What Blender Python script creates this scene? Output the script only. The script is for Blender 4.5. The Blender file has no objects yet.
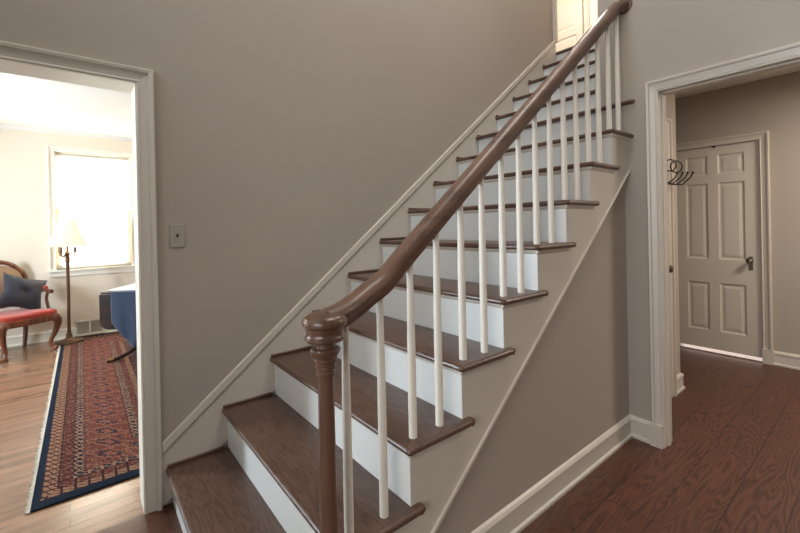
import bpy, bmesh, math, random
from mathutils import Vector, Matrix
random.seed(7)
S = bpy.context.scene
COL = S.collection
PI = math.pi

# ------------------------------------------------------------------ camera, world, lights, exposure
def set_camera():
    yaw, pitch, roll, f = 0.6753, -0.0024, 0.0206, 397.255
    r = Vector((math.cos(yaw), -math.sin(yaw), 0)); F = Vector((math.sin(yaw), math.cos(yaw), 0)); U = Vector((0, 0, 1))
    f2 = F*math.cos(pitch) + U*math.sin(pitch); u2 = -F*math.sin(pitch) + U*math.cos(pitch)
    r3 = r*math.cos(roll) - u2*math.sin(roll); u3 = r*math.sin(roll) + u2*math.cos(roll)
    cd = bpy.data.cameras.new('camera'); co = bpy.data.objects.new('camera', cd); COL.objects.link(co)
    M = Matrix((r3, u3, -f2)).transposed().to_4x4(); M.translation = Vector((-0.2864, -2.2049, 1.3476))
    co.matrix_world = M
    cd.sensor_width = 36; cd.lens = f/800*36; cd.shift_y = -(266.5-226.34)/800
    cd.clip_start = .05; cd.clip_end = 200
    S.camera = co
set_camera()
S.view_settings.view_transform = 'Standard'; S.view_settings.look = 'None'
S.view_settings.exposure = 0.0; S.view_settings.gamma = 1; S.view_settings.use_curve_mapping = False
w = bpy.data.worlds.new('sky'); S.world = w; w.use_nodes = True
w.node_tree.nodes['Background'].inputs[0].default_value = (.85, .93, 1, 1)
w.node_tree.nodes['Background'].inputs[1].default_value = 1.2

def area(name, loc, direction, sx, sy, power, color, spread=180):
    ld = bpy.data.lights.new(name, 'AREA'); ld.shape = 'RECTANGLE'; ld.size = sx; ld.size_y = sy
    ld.energy = power; ld.color = color; ld.spread = math.radians(spread)
    o = bpy.data.objects.new(name, ld); COL.objects.link(o); o.location = loc
    o.rotation_euler = Vector(direction).to_track_quat('-Z', 'Y').to_euler()
    return o
area('window_daylight', (-.145, 4.52, 1.65), (0, -1, .12), .9, 1.5, 1000, (1, .98, .94))
area('side_window_daylight', (-3.32, 2.35, 1.6), (1, -.3, .02), .75, 1.5, 270, (.76, .89, 1.0))
area('entry_daylight', (-2.35, -2.6, 1.6), (1, .15, -.05), 2.0, 1.6, 60, (1, .97, .95))
area('upper_riser_fill', (-2.36, -.9, 3.9), (1, .0, -.2), 1.2, 1.2, 60, (.80, .91, 1.0))  # added cool fill that brightens the upper risers and right wall
area('hall_ceiling_glow', (3.7, -2.7, 2.5), (0, 0, -1), .5, .5, 50, (1, .90, .79))
area('landing_glow', (3.9, .1, 5.0), (-.2, 0, -1), .6, .6, 56, (1, .97, .90))
area('stairwell_fill', (1.5, -1.6, 5.1), (-.1, .25, -1), 1.6, 1.2, 74, (1, .95, .89))  # added overhead fill balancing the stair wall; the ceiling has no skylight
area('porch_daylight', (5.3, -1.1, .35), (-1, 0, -.1), 1.0, .6, 2.6, (1, .66, .46))

# ------------------------------------------------------------------ materials
def newmat(name):
    m = bpy.data.materials.new(name); m.use_nodes = True
    return m, m.node_tree.nodes, m.node_tree.links, m.node_tree.nodes['Principled BSDF']
def srgb(r, g, b):
    def c(v):
        v /= 255
        return v/12.92 if v < .04045 else ((v+.055)/1.055)**2.4
    return (c(r), c(g), c(b), 1)
def paint(name, col, rough=.6, bump=.02, scale=60, var=.04, spec=.5):
    m, N, L, P = newmat(name)
    tc = N.new('ShaderNodeTexCoord'); n = N.new('ShaderNodeTexNoise'); n.inputs['Scale'].default_value = scale; n.inputs['Detail'].default_value = 4
    L.new(tc.outputs['Object'], n.inputs['Vector'])
    n2 = N.new('ShaderNodeTexNoise'); n2.inputs['Scale'].default_value = 1.3; L.new(tc.outputs['Object'], n2.inputs['Vector'])
    mx = N.new('ShaderNodeMix'); mx.data_type = 'RGBA'
    L.new(n2.outputs['Fac'], mx.inputs[0])
    mx.inputs[6].default_value = tuple(c*(1-var) for c in col[:3])+(1,); mx.inputs[7].default_value = tuple(min(1, c*(1+var)) for c in col[:3])+(1,)
    L.new(mx.outputs[2], P.inputs['Base Color'])
    b = N.new('ShaderNodeBump'); b.inputs['Strength'].default_value = bump; b.inputs['Distance'].default_value = .01
    L.new(n.outputs['Fac'], b.inputs['Height']); L.new(b.outputs[0], P.inputs['Normal'])
    P.inputs['Roughness'].default_value = rough; P.inputs['Specular IOR Level'].default_value = spec
    return m
def wood(name, dark, light, axis='X', rough=.3, plank=None, length=1.6, rings=9.0, gscale=1.0, gap=.002, varp=.25, coat=0.0, bump=.06):
    """grain runs along `axis`; plank = board width, boards laid side by side"""
    m, N, L, P = newmat(name)
    tc = N.new('ShaderNodeTexCoord'); src = tc.outputs['Object']
    mp = N.new('ShaderNodeMapping'); L.new(src, mp.inputs[0])
    if axis == 'Y': mp.inputs['Rotation'].default_value = (0, 0, -PI/2)
    if axis == 'Z': mp.inputs['Rotation'].default_value = (0, PI/2, 0)
    vec = mp.outputs[0]
    if plank:
        br = N.new('ShaderNodeTexBrick'); L.new(vec, br.inputs['Vector'])
        br.offset = .37; br.inputs['Scale'].default_value = 1; br.inputs['Brick Width'].default_value = length; br.inputs['Row Height'].default_value = plank
        br.inputs['Mortar Size'].default_value = gap; br.inputs['Mortar Smooth'].default_value = .2; br.inputs['Bias'].default_value = 0
        br.inputs['Color1'].default_value = (0, 0, 0, 1); br.inputs['Color2'].default_value = (1, 1, 1, 1); br.inputs['Mortar'].default_value = (.5, .5, .5, 1)
        # shift the grain per board
        sc = N.new('ShaderNodeVectorMath'); sc.operation = 'SCALE'; L.new(br.outputs['Color'], sc.inputs[0]); sc.inputs['Scale'].default_value = 13.7
        ad = N.new('ShaderNodeVectorMath'); ad.operation = 'ADD'; L.new(vec, ad.inputs[0]); L.new(sc.outputs[0], ad.inputs[1]); gv = ad.outputs[0]
    else: gv = vec
    st = N.new('ShaderNodeVectorMath'); st.operation = 'MULTIPLY'; L.new(gv, st.inputs[0]); st.inputs[1].default_value = (1.1*gscale, 9*gscale, 9*gscale)
    n = N.new('ShaderNodeTexNoise'); n.inputs['Scale'].default_value = 1.0; n.inputs['Detail'].default_value = 1.2; n.inputs['Roughness'].default_value = .45
    L.new(st.outputs[0], n.inputs['Vector'])
    mul = N.new('ShaderNodeMath'); mul.operation = 'MULTIPLY'; mul.inputs[1].default_value = rings; L.new(n.outputs['Fac'], mul.inputs[0])
    fr = N.new('ShaderNodeMath'); fr.operation = 'PINGPONG'; fr.inputs[1].default_value = .5; L.new(mul.outputs[0], fr.inputs[0])
    st2 = N.new('ShaderNodeVectorMath'); st2.operation = 'MULTIPLY'; L.new(gv, st2.inputs[0]); st2.inputs[1].default_value = (9*gscale, 160*gscale, 160*gscale)
    n2 = N.new('ShaderNodeTexNoise'); n2.inputs['Scale'].default_value = 1.0; n2.inputs['Detail'].default_value = 3; L.new(st2.outputs[0], n2.inputs['Vector'])
    mix = N.new('ShaderNodeMath'); mix.operation = 'MULTIPLY_ADD'; L.new(n2.outputs['Fac'], mix.inputs[0]); mix.inputs[1].default_value = .9
    L.new(fr.outputs[0], mix.inputs[2])
    rp = N.new('ShaderNodeValToRGB'); L.new(mix.outputs[0], rp.inputs[0])
    e = rp.color_ramp.elements; e[0].position = .38; e[0].color = dark; e[1].position = .85; e[1].color = light
    out = rp.outputs[0]
    if plank:
        hs = N.new('ShaderNodeHueSaturation'); L.new(out, hs.inputs['Color'])
        mr = N.new('ShaderNodeMapRange'); mr.inputs['To Min'].default_value = 1-varp; mr.inputs['To Max'].default_value = 1+varp
        L.new(br.outputs['Color'], mr.inputs['Value']); L.new(mr.outputs[0], hs.inputs['Value'])
        mx = N.new('ShaderNodeMix'); mx.data_type = 'RGBA'; L.new(br.outputs['Fac'], mx.inputs[0]); L.new(hs.outputs[0], mx.inputs[6])
        mx.inputs[7].default_value = tuple(c*.3 for c in dark[:3])+(1,); out = mx.outputs[2]
    L.new(out, P.inputs['Base Color'])
    P.inputs['Roughness'].default_value = rough; P.inputs['Coat Weight'].default_value = coat; P.inputs['Coat Roughness'].default_value = .12
    b = N.new('ShaderNodeBump'); b.inputs['Strength'].default_value = bump; b.inputs['Distance'].default_value = .004
    L.new(mix.outputs[0], b.inputs['Height']); L.new(b.outputs[0], P.inputs['Normal'])
    return m
def metal(name, col, rough=.35, met=1.0):
    m = paint(name, col, rough, .01, 90, .05); m.node_tree.nodes['Principled BSDF'].inputs['Metallic'].default_value = met; return m
def fabric(name, col, scale=350, bump=.3, var=.12, sheen=.3):
    m = paint(name, col, .9, bump, scale, var, .2); m.node_tree.nodes['Principled BSDF'].inputs['Sheen Weight'].default_value = sheen; return m

M_lit_trim = paint('lit_trim_paint', srgb(236, 230, 216), .4, .015, 40, .015)  # lighter copy of the trim white, window glare put into its colour
M_wall = paint('grey_wall_paint', srgb(167, 157, 147), .75, .03, 120, .03, .3)
M_cream = paint('cream_wall_paint', srgb(226, 214, 196), .8, .03, 120, .02, .3)
M_hall = paint('mauve_hall_paint', srgb(172, 162, 150), .8, .03, 120, .03, .3)
M_bal = paint('baluster_cream_paint', srgb(228, 223, 212), .4, .015, 40, .015)
M_white = paint('white_trim_paint', srgb(200, 193, 182), .38, .015, 40, .015)
M_riser = paint('white_riser_paint', srgb(208, 209, 206), .35, .02, 30, .02)
M_door = paint('aged_white_door_paint', srgb(200, 190, 176), .45, .02, 30, .02)
M_ceil = paint('ceiling_paint', srgb(246, 243, 236), .9, .02, 80, .02, .2)
M_tread = wood('stained_tread_oak', srgb(70, 50, 41), srgb(98, 73, 61), 'Y', .36, rings=7, gscale=3.2, coat=.15)
M_rail = wood('varnished_rail_wood', srgb(78, 56, 45), srgb(108, 80, 65), 'X', .42, rings=3, gscale=.8, coat=.1)
M_newel = wood('varnished_newel_wood', srgb(72, 50, 40), srgb(98, 71, 57), 'Z', .34, rings=3, gscale=.8, coat=.25)
M_floor = wood('wide_pine_floor', srgb(62, 37, 27), srgb(94, 58, 43), 'X', .42, plank=.19, length=2.6, rings=18, gscale=1.25, varp=.12, gap=.0018)
M_oak = wood('strip_oak_floor', srgb(120, 88, 67), srgb(142, 106, 83), 'X', .26, plank=.062, length=.95, rings=3, gscale=1.3, varp=.14, gap=.001, coat=.3)
M_iron = metal('black_iron', srgb(34, 27, 23), .45, .7)
M_brass = metal('aged_brass', srgb(120, 92, 58), .35)
M_nickel = metal('aged_nickel', srgb(120, 112, 100), .3)
M_lamp = metal('bronze_lamp_metal', srgb(104, 78, 56), .4, .6)
M_chairwood = wood('carved_walnut', srgb(70, 36, 22), srgb(128, 76, 50), 'Z', .3, rings=4, coat=.3)
M_mahog = wood('dark_mahogany', srgb(24, 13, 10), srgb(46, 24, 19), 'X', .5, rings=4, coat=.1)
M_mahog.node_tree.nodes['Principled BSDF'].inputs['Specular IOR Level'].default_value = .2
M_red = fabric('red_upholstery', srgb(156, 52, 38))
M_cane = fabric('tan_back_upholstery', srgb(170, 138, 112), 120, .4)
M_pillow = fabric('slate_blue_fabric', srgb(48, 47, 56))
M_cloth = fabric('blue_table_cloth', srgb(42, 52, 72), 500)
M_white_layer = fabric('white_table_layer', srgb(232, 230, 226), 500)
M_fringe = fabric('cream_fringe', srgb(206, 198, 182))
M_vent = paint('white_vent_metal', srgb(196, 186, 170), .4)
M_dark = paint('dark_void', srgb(40, 36, 32), .8)
M_plate = paint('grey_painted_plate', srgb(160, 152, 141), .5, .0, 20, .01)

def glass():
    m, N, L, P = newmat('window_glass'); N.remove(P)
    t = N.new('ShaderNodeBsdfTransparent'); g = N.new('ShaderNodeBsdfGlossy'); g.inputs['Roughness'].default_value = .02
    f = N.new('ShaderNodeFresnel'); f.inputs[0].default_value = 1.45
    nz = N.new('ShaderNodeTexNoise'); nz.inputs['Scale'].default_value = 3; b = N.new('ShaderNodeBump'); b.inputs['Strength'].default_value = .02
    L.new(nz.outputs['Fac'], b.inputs['Height']); L.new(b.outputs[0], g.inputs['Normal'])
    x = N.new('ShaderNodeMixShader'); L.new(f.outputs[0], x.inputs[0]); L.new(t.outputs[0], x.inputs[1]); L.new(g.outputs[0], x.inputs[2])
    L.new(x.outputs[0], N['Material Output'].inputs[0]); return m
M_glass = glass()
def shade_mat():
    m = fabric('ivory_shade_silk', srgb(248, 242, 230), 200, .1)
    N = m.node_tree.nodes; L = m.node_tree.links; P = N['Principled BSDF']
    t = N.new('ShaderNodeBsdfTranslucent'); t.inputs[0].default_value = srgb(252, 248, 240)
    x = N.new('ShaderNodeMixShader'); x.inputs[0].default_value = .8
    L.new(P.outputs[0], x.inputs[1]); L.new(t.outputs[0], x.inputs[2]); L.new(x.outputs[0], N['Material Output'].inputs[0]); return m
M_shade = shade_mat()
M_sheer = shade_mat(); M_sheer.name = 'sheer_blind_cloth'; [setattr(q, 'default_value', .8) for n_ in M_sheer.node_tree.nodes if n_.type == 'MIX_SHADER' for q in (n_.inputs[0],)]

def rug_mat(W, LN):
    m, N, L, P = newmat('oriental_rug_pile')
    def mth(op, a, b=None, c=None):
        n = N.new('ShaderNodeMath'); n.operation = op
        for i, v in enumerate((a, b, c)):
            if v is None: continue
            if isinstance(v, (int, float)): n.inputs[i].default_value = v
            else: L.new(v, n.inputs[i])
        return n.outputs[0]
    tc = N.new('ShaderNodeTexCoord'); sp = N.new('ShaderNodeSeparateXYZ')
    nz = N.new('ShaderNodeTexNoise'); nz.inputs['Scale'].default_value = 14; L.new(tc.outputs['Object'], nz.inputs['Vector'])
    ad = N.new('ShaderNodeVectorMath'); ad.operation = 'MULTIPLY_ADD'; L.new(nz.outputs['Color'], ad.inputs[0]); ad.inputs[1].default_value = (.012, .012, 0)
    L.new(tc.outputs['Object'], ad.inputs[2]); L.new(ad.outputs[0], sp.inputs[0])
    x, y = sp.outputs[0], sp.outputs[1]
    dx = mth('MINIMUM', x, mth('SUBTRACT', W, x)); dy = mth('MINIMUM', y, mth('SUBTRACT', LN, y))
    d = mth('MINIMUM', mth('ADD', dx, .03), dy)
    def cells(scale, thr, metric='MANHATTAN'):
        v = N.new('ShaderNodeTexVoronoi'); v.distance = metric; v.inputs['Scale'].default_value = scale; v.inputs['Randomness'].default_value = .55
        L.new(ad.outputs[0], v.inputs['Vector']); return mth('LESS_THAN', v.outputs['Distance'], thr), v
    def ramp(stops):
        r = N.new('ShaderNodeValToRGB'); r.color_ramp.interpolation = 'CONSTANT'; L.new(mth('DIVIDE', d, 1.0), r.inputs[0])
        el = r.color_ramp.elements
        el[0].position = 0; el[0].color = stops[0][1]; el[1].position = stops[1][0]; el[1].color = stops[1][1]
        for p, c in stops[2:]:
            e = el.new(p); e.color = c
        return r.outputs[0]
    navy, rust, tan, pink, dk, blue, cream = srgb(28, 38, 54), srgb(108, 60, 50), srgb(150, 112, 88), srgb(134, 82, 68), srgb(52, 32, 36), srgb(38, 44, 60), srgb(168, 142, 118)
    edges = [0, .07, .128, .134, .185, .191, .235, .241, .47, .476, .516, .556, .562, .604, .61]
    base = ramp(list(zip(edges, [navy, tan, dk, rust, dk, navy, dk, rust, dk, navy, rust, dk, tan, dk, navy])))
    mot = ramp(list(zip(edges, [navy, dk, dk, dk, dk, tan, dk, navy, dk, tan, dk, dk, dk, dk, rust])))
    mot2 = ramp(list(zip(edges, [navy, rust, rust, tan, rust, cream, rust, tan, rust, cream, tan, rust, rust, rust, tan])))
    al = mth('ADD', x, y)
    c1, v1 = cells(22, .30); c2, v2 = cells(58, .26, 'CHEBYCHEV')
    def mixc(f, a, b):
        q = N.new('ShaderNodeMix'); q.data_type = 'RGBA'; L.new(f, q.inputs[0]); L.new(a, q.inputs[6])
        if isinstance(b, tuple): q.inputs[7].default_value = b
        else: L.new(b, q.inputs[7])
        return q.outputs[2]
    # zigzag lines in the narrow guards
    zz = mth('PINGPONG', al, .028); zig = mth('LESS_THAN', mth('ABSOLUTE', mth('SUBTRACT', mth('PINGPONG', mth('ADD', d, .004), .028), zz)), .006)
    narrow = mth('MAXIMUM', mth('LESS_THAN', d, .24), mth('GREATER_THAN', d, .47))
    m1 = mth('MAXIMUM', mth('MULTIPLY', zig, narrow), mth('MULTIPLY', c1, mth('SUBTRACT', 1, mth('MULTIPLY', narrow, .75))))
    col = mixc(mth('MULTIPLY', c2, .8), mixc(m1, base, mot), mot2)
    # stepped medallions along the main border
    u = mth('SNAP', mth('DIVIDE', mth('ABSOLUTE', mth('SUBTRACT', d, .355)), .125), .11); v = mth('SNAP', mth('DIVIDE', mth('PINGPONG', al, .085), .085), .16)
    val = mth('ADD', u, v); main = mth('MULTIPLY', mth('GREATER_THAN', d, .241), mth('LESS_THAN', d, .47))
    def band(lo, hi): return mth('MULTIPLY', main, mth('MULTIPLY', mth('GREATER_THAN', val, lo), mth('LESS_THAN', val, hi)))
    keep = mth('SUBTRACT', 1, mth('MULTIPLY', c2, .9))
    col = mixc(mth('MULTIPLY', band(.66, .86), mth('MULTIPLY', keep, .55)), col, tan)
    col = mixc(mth('MULTIPLY', band(-1, .44), mth('MULTIPLY', keep, .85)), col, blue)
    col = mixc(mth('MULTIPLY', band(-1, .2), mth('MULTIPLY', keep, .9)), col, pink)
    # woven weft and wear
    n2 = N.new('ShaderNodeTexNoise'); n2.inputs['Scale'].default_value = 90; n2.inputs['Detail'].default_value = 3; L.new(tc.outputs['Object'], n2.inputs['Vector'])
    hs = N.new('ShaderNodeHueSaturation'); L.new(col, hs.inputs['Color']); mr = N.new('ShaderNodeMapRange')
    mr.inputs['To Min'].default_value = .42; mr.inputs['To Max'].default_value = 1.15; L.new(n2.outputs['Fac'], mr.inputs['Value']); L.new(mr.outputs[0], hs.inputs['Value'])
    L.new(hs.outputs[0], P.inputs['Base Color']); P.inputs['Roughness'].default_value = .95; P.inputs['Specular IOR Level'].default_value = .1
    b = N.new('ShaderNodeBump'); b.inputs['Strength'].default_value = .4; b.inputs['Distance'].default_value = .003; L.new(n2.outputs['Fac'], b.inputs['Height']); L.new(b.outputs[0], P.inputs['Normal'])
    return m

# ------------------------------------------------------------------ mesh helpers
def bx(bm, x0, x1, y0, y1, z0, z1):
    v = [bm.verts.new((x, y, z)) for z in (z0, z1) for y in (y0, y1) for x in (x0, x1)]
    for f in ((0, 2, 3, 1), (4, 5, 7, 6), (0, 1, 5, 4), (2, 6, 7, 3), (0, 4, 6, 2), (1, 3, 7, 5)): bm.faces.new([v[i] for i in f])
    return v
def prism(bm, pts, a0, a1, axis='Y'):
    """polygon pts extruded along an axis; for 'Y' pts are (x,z), for 'X' (y,z), for 'Z' (x,y)"""
    def P(p, a): return {'Y': (p[0], a, p[1]), 'X': (a, p[0], p[1]), 'Z': (p[0], p[1], a)}[axis]
    A = [bm.verts.new(P(p, a0)) for p in pts]; B = [bm.verts.new(P(p, a1)) for p in pts]; n = len(pts)
    bm.faces.new(A); bm.faces.new(B[::-1])
    for i in range(n): bm.faces.new((A[i], B[i], B[(i+1) % n], A[(i+1) % n]))
def tube(bm, pts, rad, n=10, cap=True):
    """round tube along pts; rad number or list; parallel transported frame"""
    pts = [Vector(p) for p in pts]; rad = [rad]*len(pts) if isinstance(rad, (int, float)) else rad
    T = [((pts[min(i+1, len(pts)-1)] - pts[max(i-1, 0)]).normalized()) for i in range(len(pts))]
    up = Vector((0, 0, 1)) if abs(T[0].z) < .9 else Vector((1, 0, 0)); s = T[0].cross(up).normalized(); rings = []
    for p, t, r in zip(pts, T, rad):
        s = (s - t*s.dot(t)).normalized(); q = t.cross(s)
        rings.append([bm.verts.new(p + (s*math.cos(a)+q*math.sin(a))*r) for a in (2*PI*k/n for k in range(n))])
    for A, B in zip(rings, rings[1:]):
        for k in range(n): bm.faces.new((A[k], A[(k+1) % n], B[(k+1) % n], B[k]))
    if cap: bm.faces.new(rings[0][::-1]); bm.faces.new(rings[-1])
def smoothpts(pts, n=6):
    P = [Vector(p) for p in pts]; P = [2*P[0]-P[1]] + P + [2*P[-1]-P[-2]]; out = []
    for i in range(1, len(P)-2):
        a, b, c, d = P[i-1:i+3]
        for k in range(n):
            t = k/n; out.append(.5*((2*b)+(c-a)*t+(2*a-5*b+4*c-d)*t*t+(3*b-a-3*c+d)*t**3))
    out.append(P[-2]); return out
def lathe(bm, prof, n=32, c=(0, 0, 0), flute=0):
    rings = []
    for r, z in prof:
        rings.append([bm.verts.new((c[0]+(r*(1+flute*(k % 2)))*math.cos(2*PI*k/n), c[1]+(r*(1+flute*(k % 2)))*math.sin(2*PI*k/n), c[2]+z)) for k in range(n)])
    for A, B in zip(rings, rings[1:]):
        for k in range(n): bm.faces.new((A[k], A[(k+1) % n], B[(k+1) % n], B[k]))
    if prof[0][0] > 0: bm.faces.new(rings[0][::-1])
    if prof[-1][0] > 0: bm.faces.new(rings[-1])
def obj(name, bm, mat, parent=None, smooth=False, bevel=0, seg=2, local=False, angle=35, kind=None):
    """link a mesh; vertices are in world space unless local"""
    bmesh.ops.remove_doubles(bm, verts=bm.verts, dist=1e-6)
    bmesh.ops.recalc_face_normals(bm, faces=bm.faces)
    if parent is not None and not local:
        off = parent.location.copy(); q = parent.parent
        while q is not None: off += q.location; q = q.parent
        bmesh.ops.translate(bm, verts=bm.verts, vec=-off)
    me = bpy.data.meshes.new(name); bm.to_mesh(me); bm.free(); me.materials.append(mat)
    o = bpy.data.objects.new(name, me); COL.objects.link(o)
    if parent is not None: o.parent = parent
    if bevel:
        b = o.modifiers.new('bevel', 'BEVEL'); b.width = bevel; b.segments = seg; b.limit_method = 'ANGLE'; b.angle_limit = math.radians(30)
    if smooth or bevel:
        for p in me.polygons: p.use_smooth = True
        me.set_sharp_from_angle(angle=math.radians(angle))
    if kind: o['kind'] = kind
    return o
def struct(name, bm, mat, **k):
    o = obj(name, bm, mat, **k); o['kind'] = 'structure'; return o
def sempty(name, loc):
    o = bpy.data.objects.new(name, None); COL.objects.link(o); o.location = loc; o['kind'] = 'structure'; return o
def thing(name, label, cat, loc=(0, 0, 0), rz=0, group=None):
    o = bpy.data.objects.new(name, None); COL.objects.link(o); o.location = loc; o.rotation_euler = (0, 0, rz)
    o['label'] = label; o['category'] = cat
    if group: o['group'] = group
    return o
def tag(o, label, cat, group=None):
    o['label'] = label; o['category'] = cat
    if group: o['group'] = group
    return o

# ------------------------------------------------------------------ dimensions
ZF = .03                       # floor level
R, G = .208, .2566             # rise, going
XB = 2.325                     # wall beside the doorway on the right
YW = -1.165
YC = -1.19                     # wall under the stairs
YE = -1.02                     # enclosed upper flight
ZT = 5.2                       # stairwell ceiling
YL = 4.245                     # far wall of the left room
NS = 15

# ------------------------------------------------------------------ shell
def plate(name, mat, boxes, parent=None):
    bm = bmesh.new()
    for b in boxes: bx(bm, *b)
    return struct(name, bm, mat)
plate('floor_foyer_and_hall', M_floor, [(-2.3, 6.0, -4.2, -.001, -.05, ZF), (2.33, 6.0, -.001, 1.2, -.05, ZF)])
plate('floor_left_room', M_oak, [(-3.3, 2.3, -.001, 4.4, -.05, ZF)])
DX0, DX1, DZ = -1.35, -.078, 2.035                       # doorway in the stair wall
plate('wall_left', M_wall, [(-2.3, DX0, 0, .07, ZF, ZT), (DX0, DX1, 0, .07, DZ, ZT), (DX1, 3.6, 0, .07, ZF, ZT)])
plate('wall_left_room_near', M_cream, [(-3.3, DX0, .07, .14, ZF, 2.6), (DX0, DX1, .07, .14, DZ, 2.6), (DX1, 2.3, .07, .14, ZF, 2.6)])
HY0, HY1, HZ = -2.35, -1.352, 2.095                      # doorway in the right wall
plate('wall_right', M_wall, [(XB, XB+.07, -4.2, HY0, ZF, ZT), (XB, XB+.07, HY0, HY1, HZ, ZT), (XB, XB+.07, HY1, YE, ZF, ZT), (XB+.07, 3.34, YE-.07, YE, 2.0, ZT), (3.34, 3.62, YE-.07, YE, 2.66, ZT)])
plate('wall_hall_near', M_hall, [(XB+.07, XB+.10, -4.2, HY0, ZF, 2.6), (XB+.07, XB+.10, HY0, HY1, HZ, 2.6)])
SX0, SX1, SZ = 2.62, 3.10, 2.03                          # door in the hall side wall
plate('wall_hall_side', M_hall, [(XB+.07, SX0, -1.14, -1.08, ZF, 2.6), (SX0, SX1, -1.14, -1.08, SZ, 2.6), (SX1, 3.34, -1.14, -1.08, ZF, 2.6), (3.27, 3.34, -1.08, .5, ZF, 2.4)])
FY0, FY1, FZ = -1.435, -.755, 2.06                        # door in the far hall wall
XH = 4.54
plate('wall_hall_far', M_hall, [(XH, XH+.14, -4.2, FY0, ZF, 2.6), (XH, XH+.14, FY0, FY1, FZ, 2.6), (XH, XH+.14, FY1, 1.2, ZF, 2.6)])
plate('wall_hall_end', M_hall, [(XB, 4.7, -4.3, -4.2, ZF, ZT), (3.34, 4.54, .5, .6, ZF, 2.6)])
plate('ceiling_hall', M_ceil, [(XB+.07, 3.34, -4.2, -1.1, 2.6, 2.66), (3.34, 4.7, -4.2, .6, 2.6, 2.66)])
bm = bmesh.new()                                          # wall under the stairs follows the flight
sl = .8106
def under(x): return 1.663 + sl*(x-2.326)
prism(bm, [(.34, ZF), (XB+.02, ZF), (XB+.02, under(XB)-.0), (.34, under(.34))], YW, YW+.04, 'Y')
struct('wall_under_stairs', bm, M_wall)
# foyer, behind the camera
plate('wall_foyer_side', M_wall, [(-2.3, -2.2, -4.2, -3.7, ZF, ZT), (-2.3, -2.2, -3.7, -1.5, ZF, .75), (-2.3, -2.2, -3.7, -1.5, 2.5, ZT), (-2.3, -2.2, -1.5, .0, ZF, 3.3), (-2.3, -2.2, -1.5, .0, 4.5, ZT), (-2.3, -2.2, -.3, .0, 3.3, 4.5)])
plate('wall_foyer_rear', M_wall, [(-2.3, XB, -4.3, -4.2, ZF, ZT)])
plate('ceiling', M_ceil, [(-2.3, 5.2, -4.3, 1.7, ZT, ZT+.06)])
# upper landing
plate('floor_landing', M_floor, [(3.66, 5.1, YE, 1.6, 3.0, 15*R-.001)])
plate('wall_landing', M_cream, [(5.0, 5.1, YE, 1.6, 3.12, ZT), (3.6, 5.0, 1.5, 1.6, 3.12, ZT), (3.62, 5.0, YE-.07, YE, 3.0, ZT), (3.55, 3.6, .07, 1.5, 3.0, ZT)])
# left room
WX0, WX1, WZ0, WZ1 = -.535, .235, .885, 2.345
plate('wall_left_room_far', M_cream, [(-3.3, WX0, YL, YL+.16, ZF, 2.6), (WX0, WX1, YL, YL+.16, ZF, WZ0), (WX0, WX1, YL, YL+.16, WZ1, 2.6), (WX1, 2.3, YL, YL+.16, ZF, 2.6)])
plate('wall_left_room_side', M_cream, [(-3.3, -3.2, .14, 1.92, ZF, 2.6), (-3.3, -3.2, 1.92, 2.78, ZF, .85), (-3.3, -3.2, 1.92, 2.78, 2.4, 2.6), (-3.3, -3.2, 2.78, YL, ZF, 2.6)])
plate('wall_left_room_right', M_cream, [(2.3, 2.32, .14, YL+.16, ZF, 2.66)])
plate('ceiling_left_room', M_ceil, [(-3.3, 2.3, .07, YL+.16, 2.6, 2.66)])
bm = bmesh.new()
prism(bm, [(YL, 2.6), (YL-.045, 2.6), (YL-.036, 2.588), (YL-.014, 2.568), (YL, 2.56)], -3.2, 2.3, 'X')
struct('trim_crown_left_room', bm, M_ceil)

# baseboards
BASE = [(0, 0), (.024, 0), (.024, .014), (.015, .022), (.014, .094), (.018, .098), (.018, .108), (.010, .119), (0, .126)]
def baseboard(name, p0, p1, nrm, mat=M_white, ends=(0, 0)):
    bm = bmesh.new(); p0 = Vector((*p0, ZF)); p1 = Vector((*p1, ZF)); n = Vector((*nrm, 0)); t = (p1-p0).normalized()
    A = [bm.verts.new(p0 + n*a + Vector((0, 0, b)) - t*a*ends[0]) for a, b in BASE]; B = [bm.verts.new(p1 + n*a + Vector((0, 0, b)) + t*a*ends[1]) for a, b in BASE]
    k = len(BASE); bm.faces.new(A); bm.faces.new(B[::-1])
    for i in range(k): bm.faces.new((A[i], B[i], B[(i+1) % k], A[(i+1) % k]))
    return struct(name, bm, mat)
baseboard('baseboard_under_stairs', (.40, YW), (XB, YW), (0, -1), ends=(0, -1))
baseboard('baseboard_right', (XB, YW), (XB, HY1+.062), (-1, 0), ends=(-1, 0))
baseboard('baseboard_hall_far', (XH, -1.508), (XH, -4.2), (-1, 0))
baseboard('baseboard_hall_side', (3.175, -1.14), (3.34, -1.14), (0, -1), ends=(0, 1))
baseboard('baseboard_left_room_far', (-3.2, YL), (-.375, YL), (0, -1), M_lit_trim)
baseboard('baseboard_left_room_far_right', (-.08, YL), (2.3, YL), (0, -1), M_lit_trim)

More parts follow.
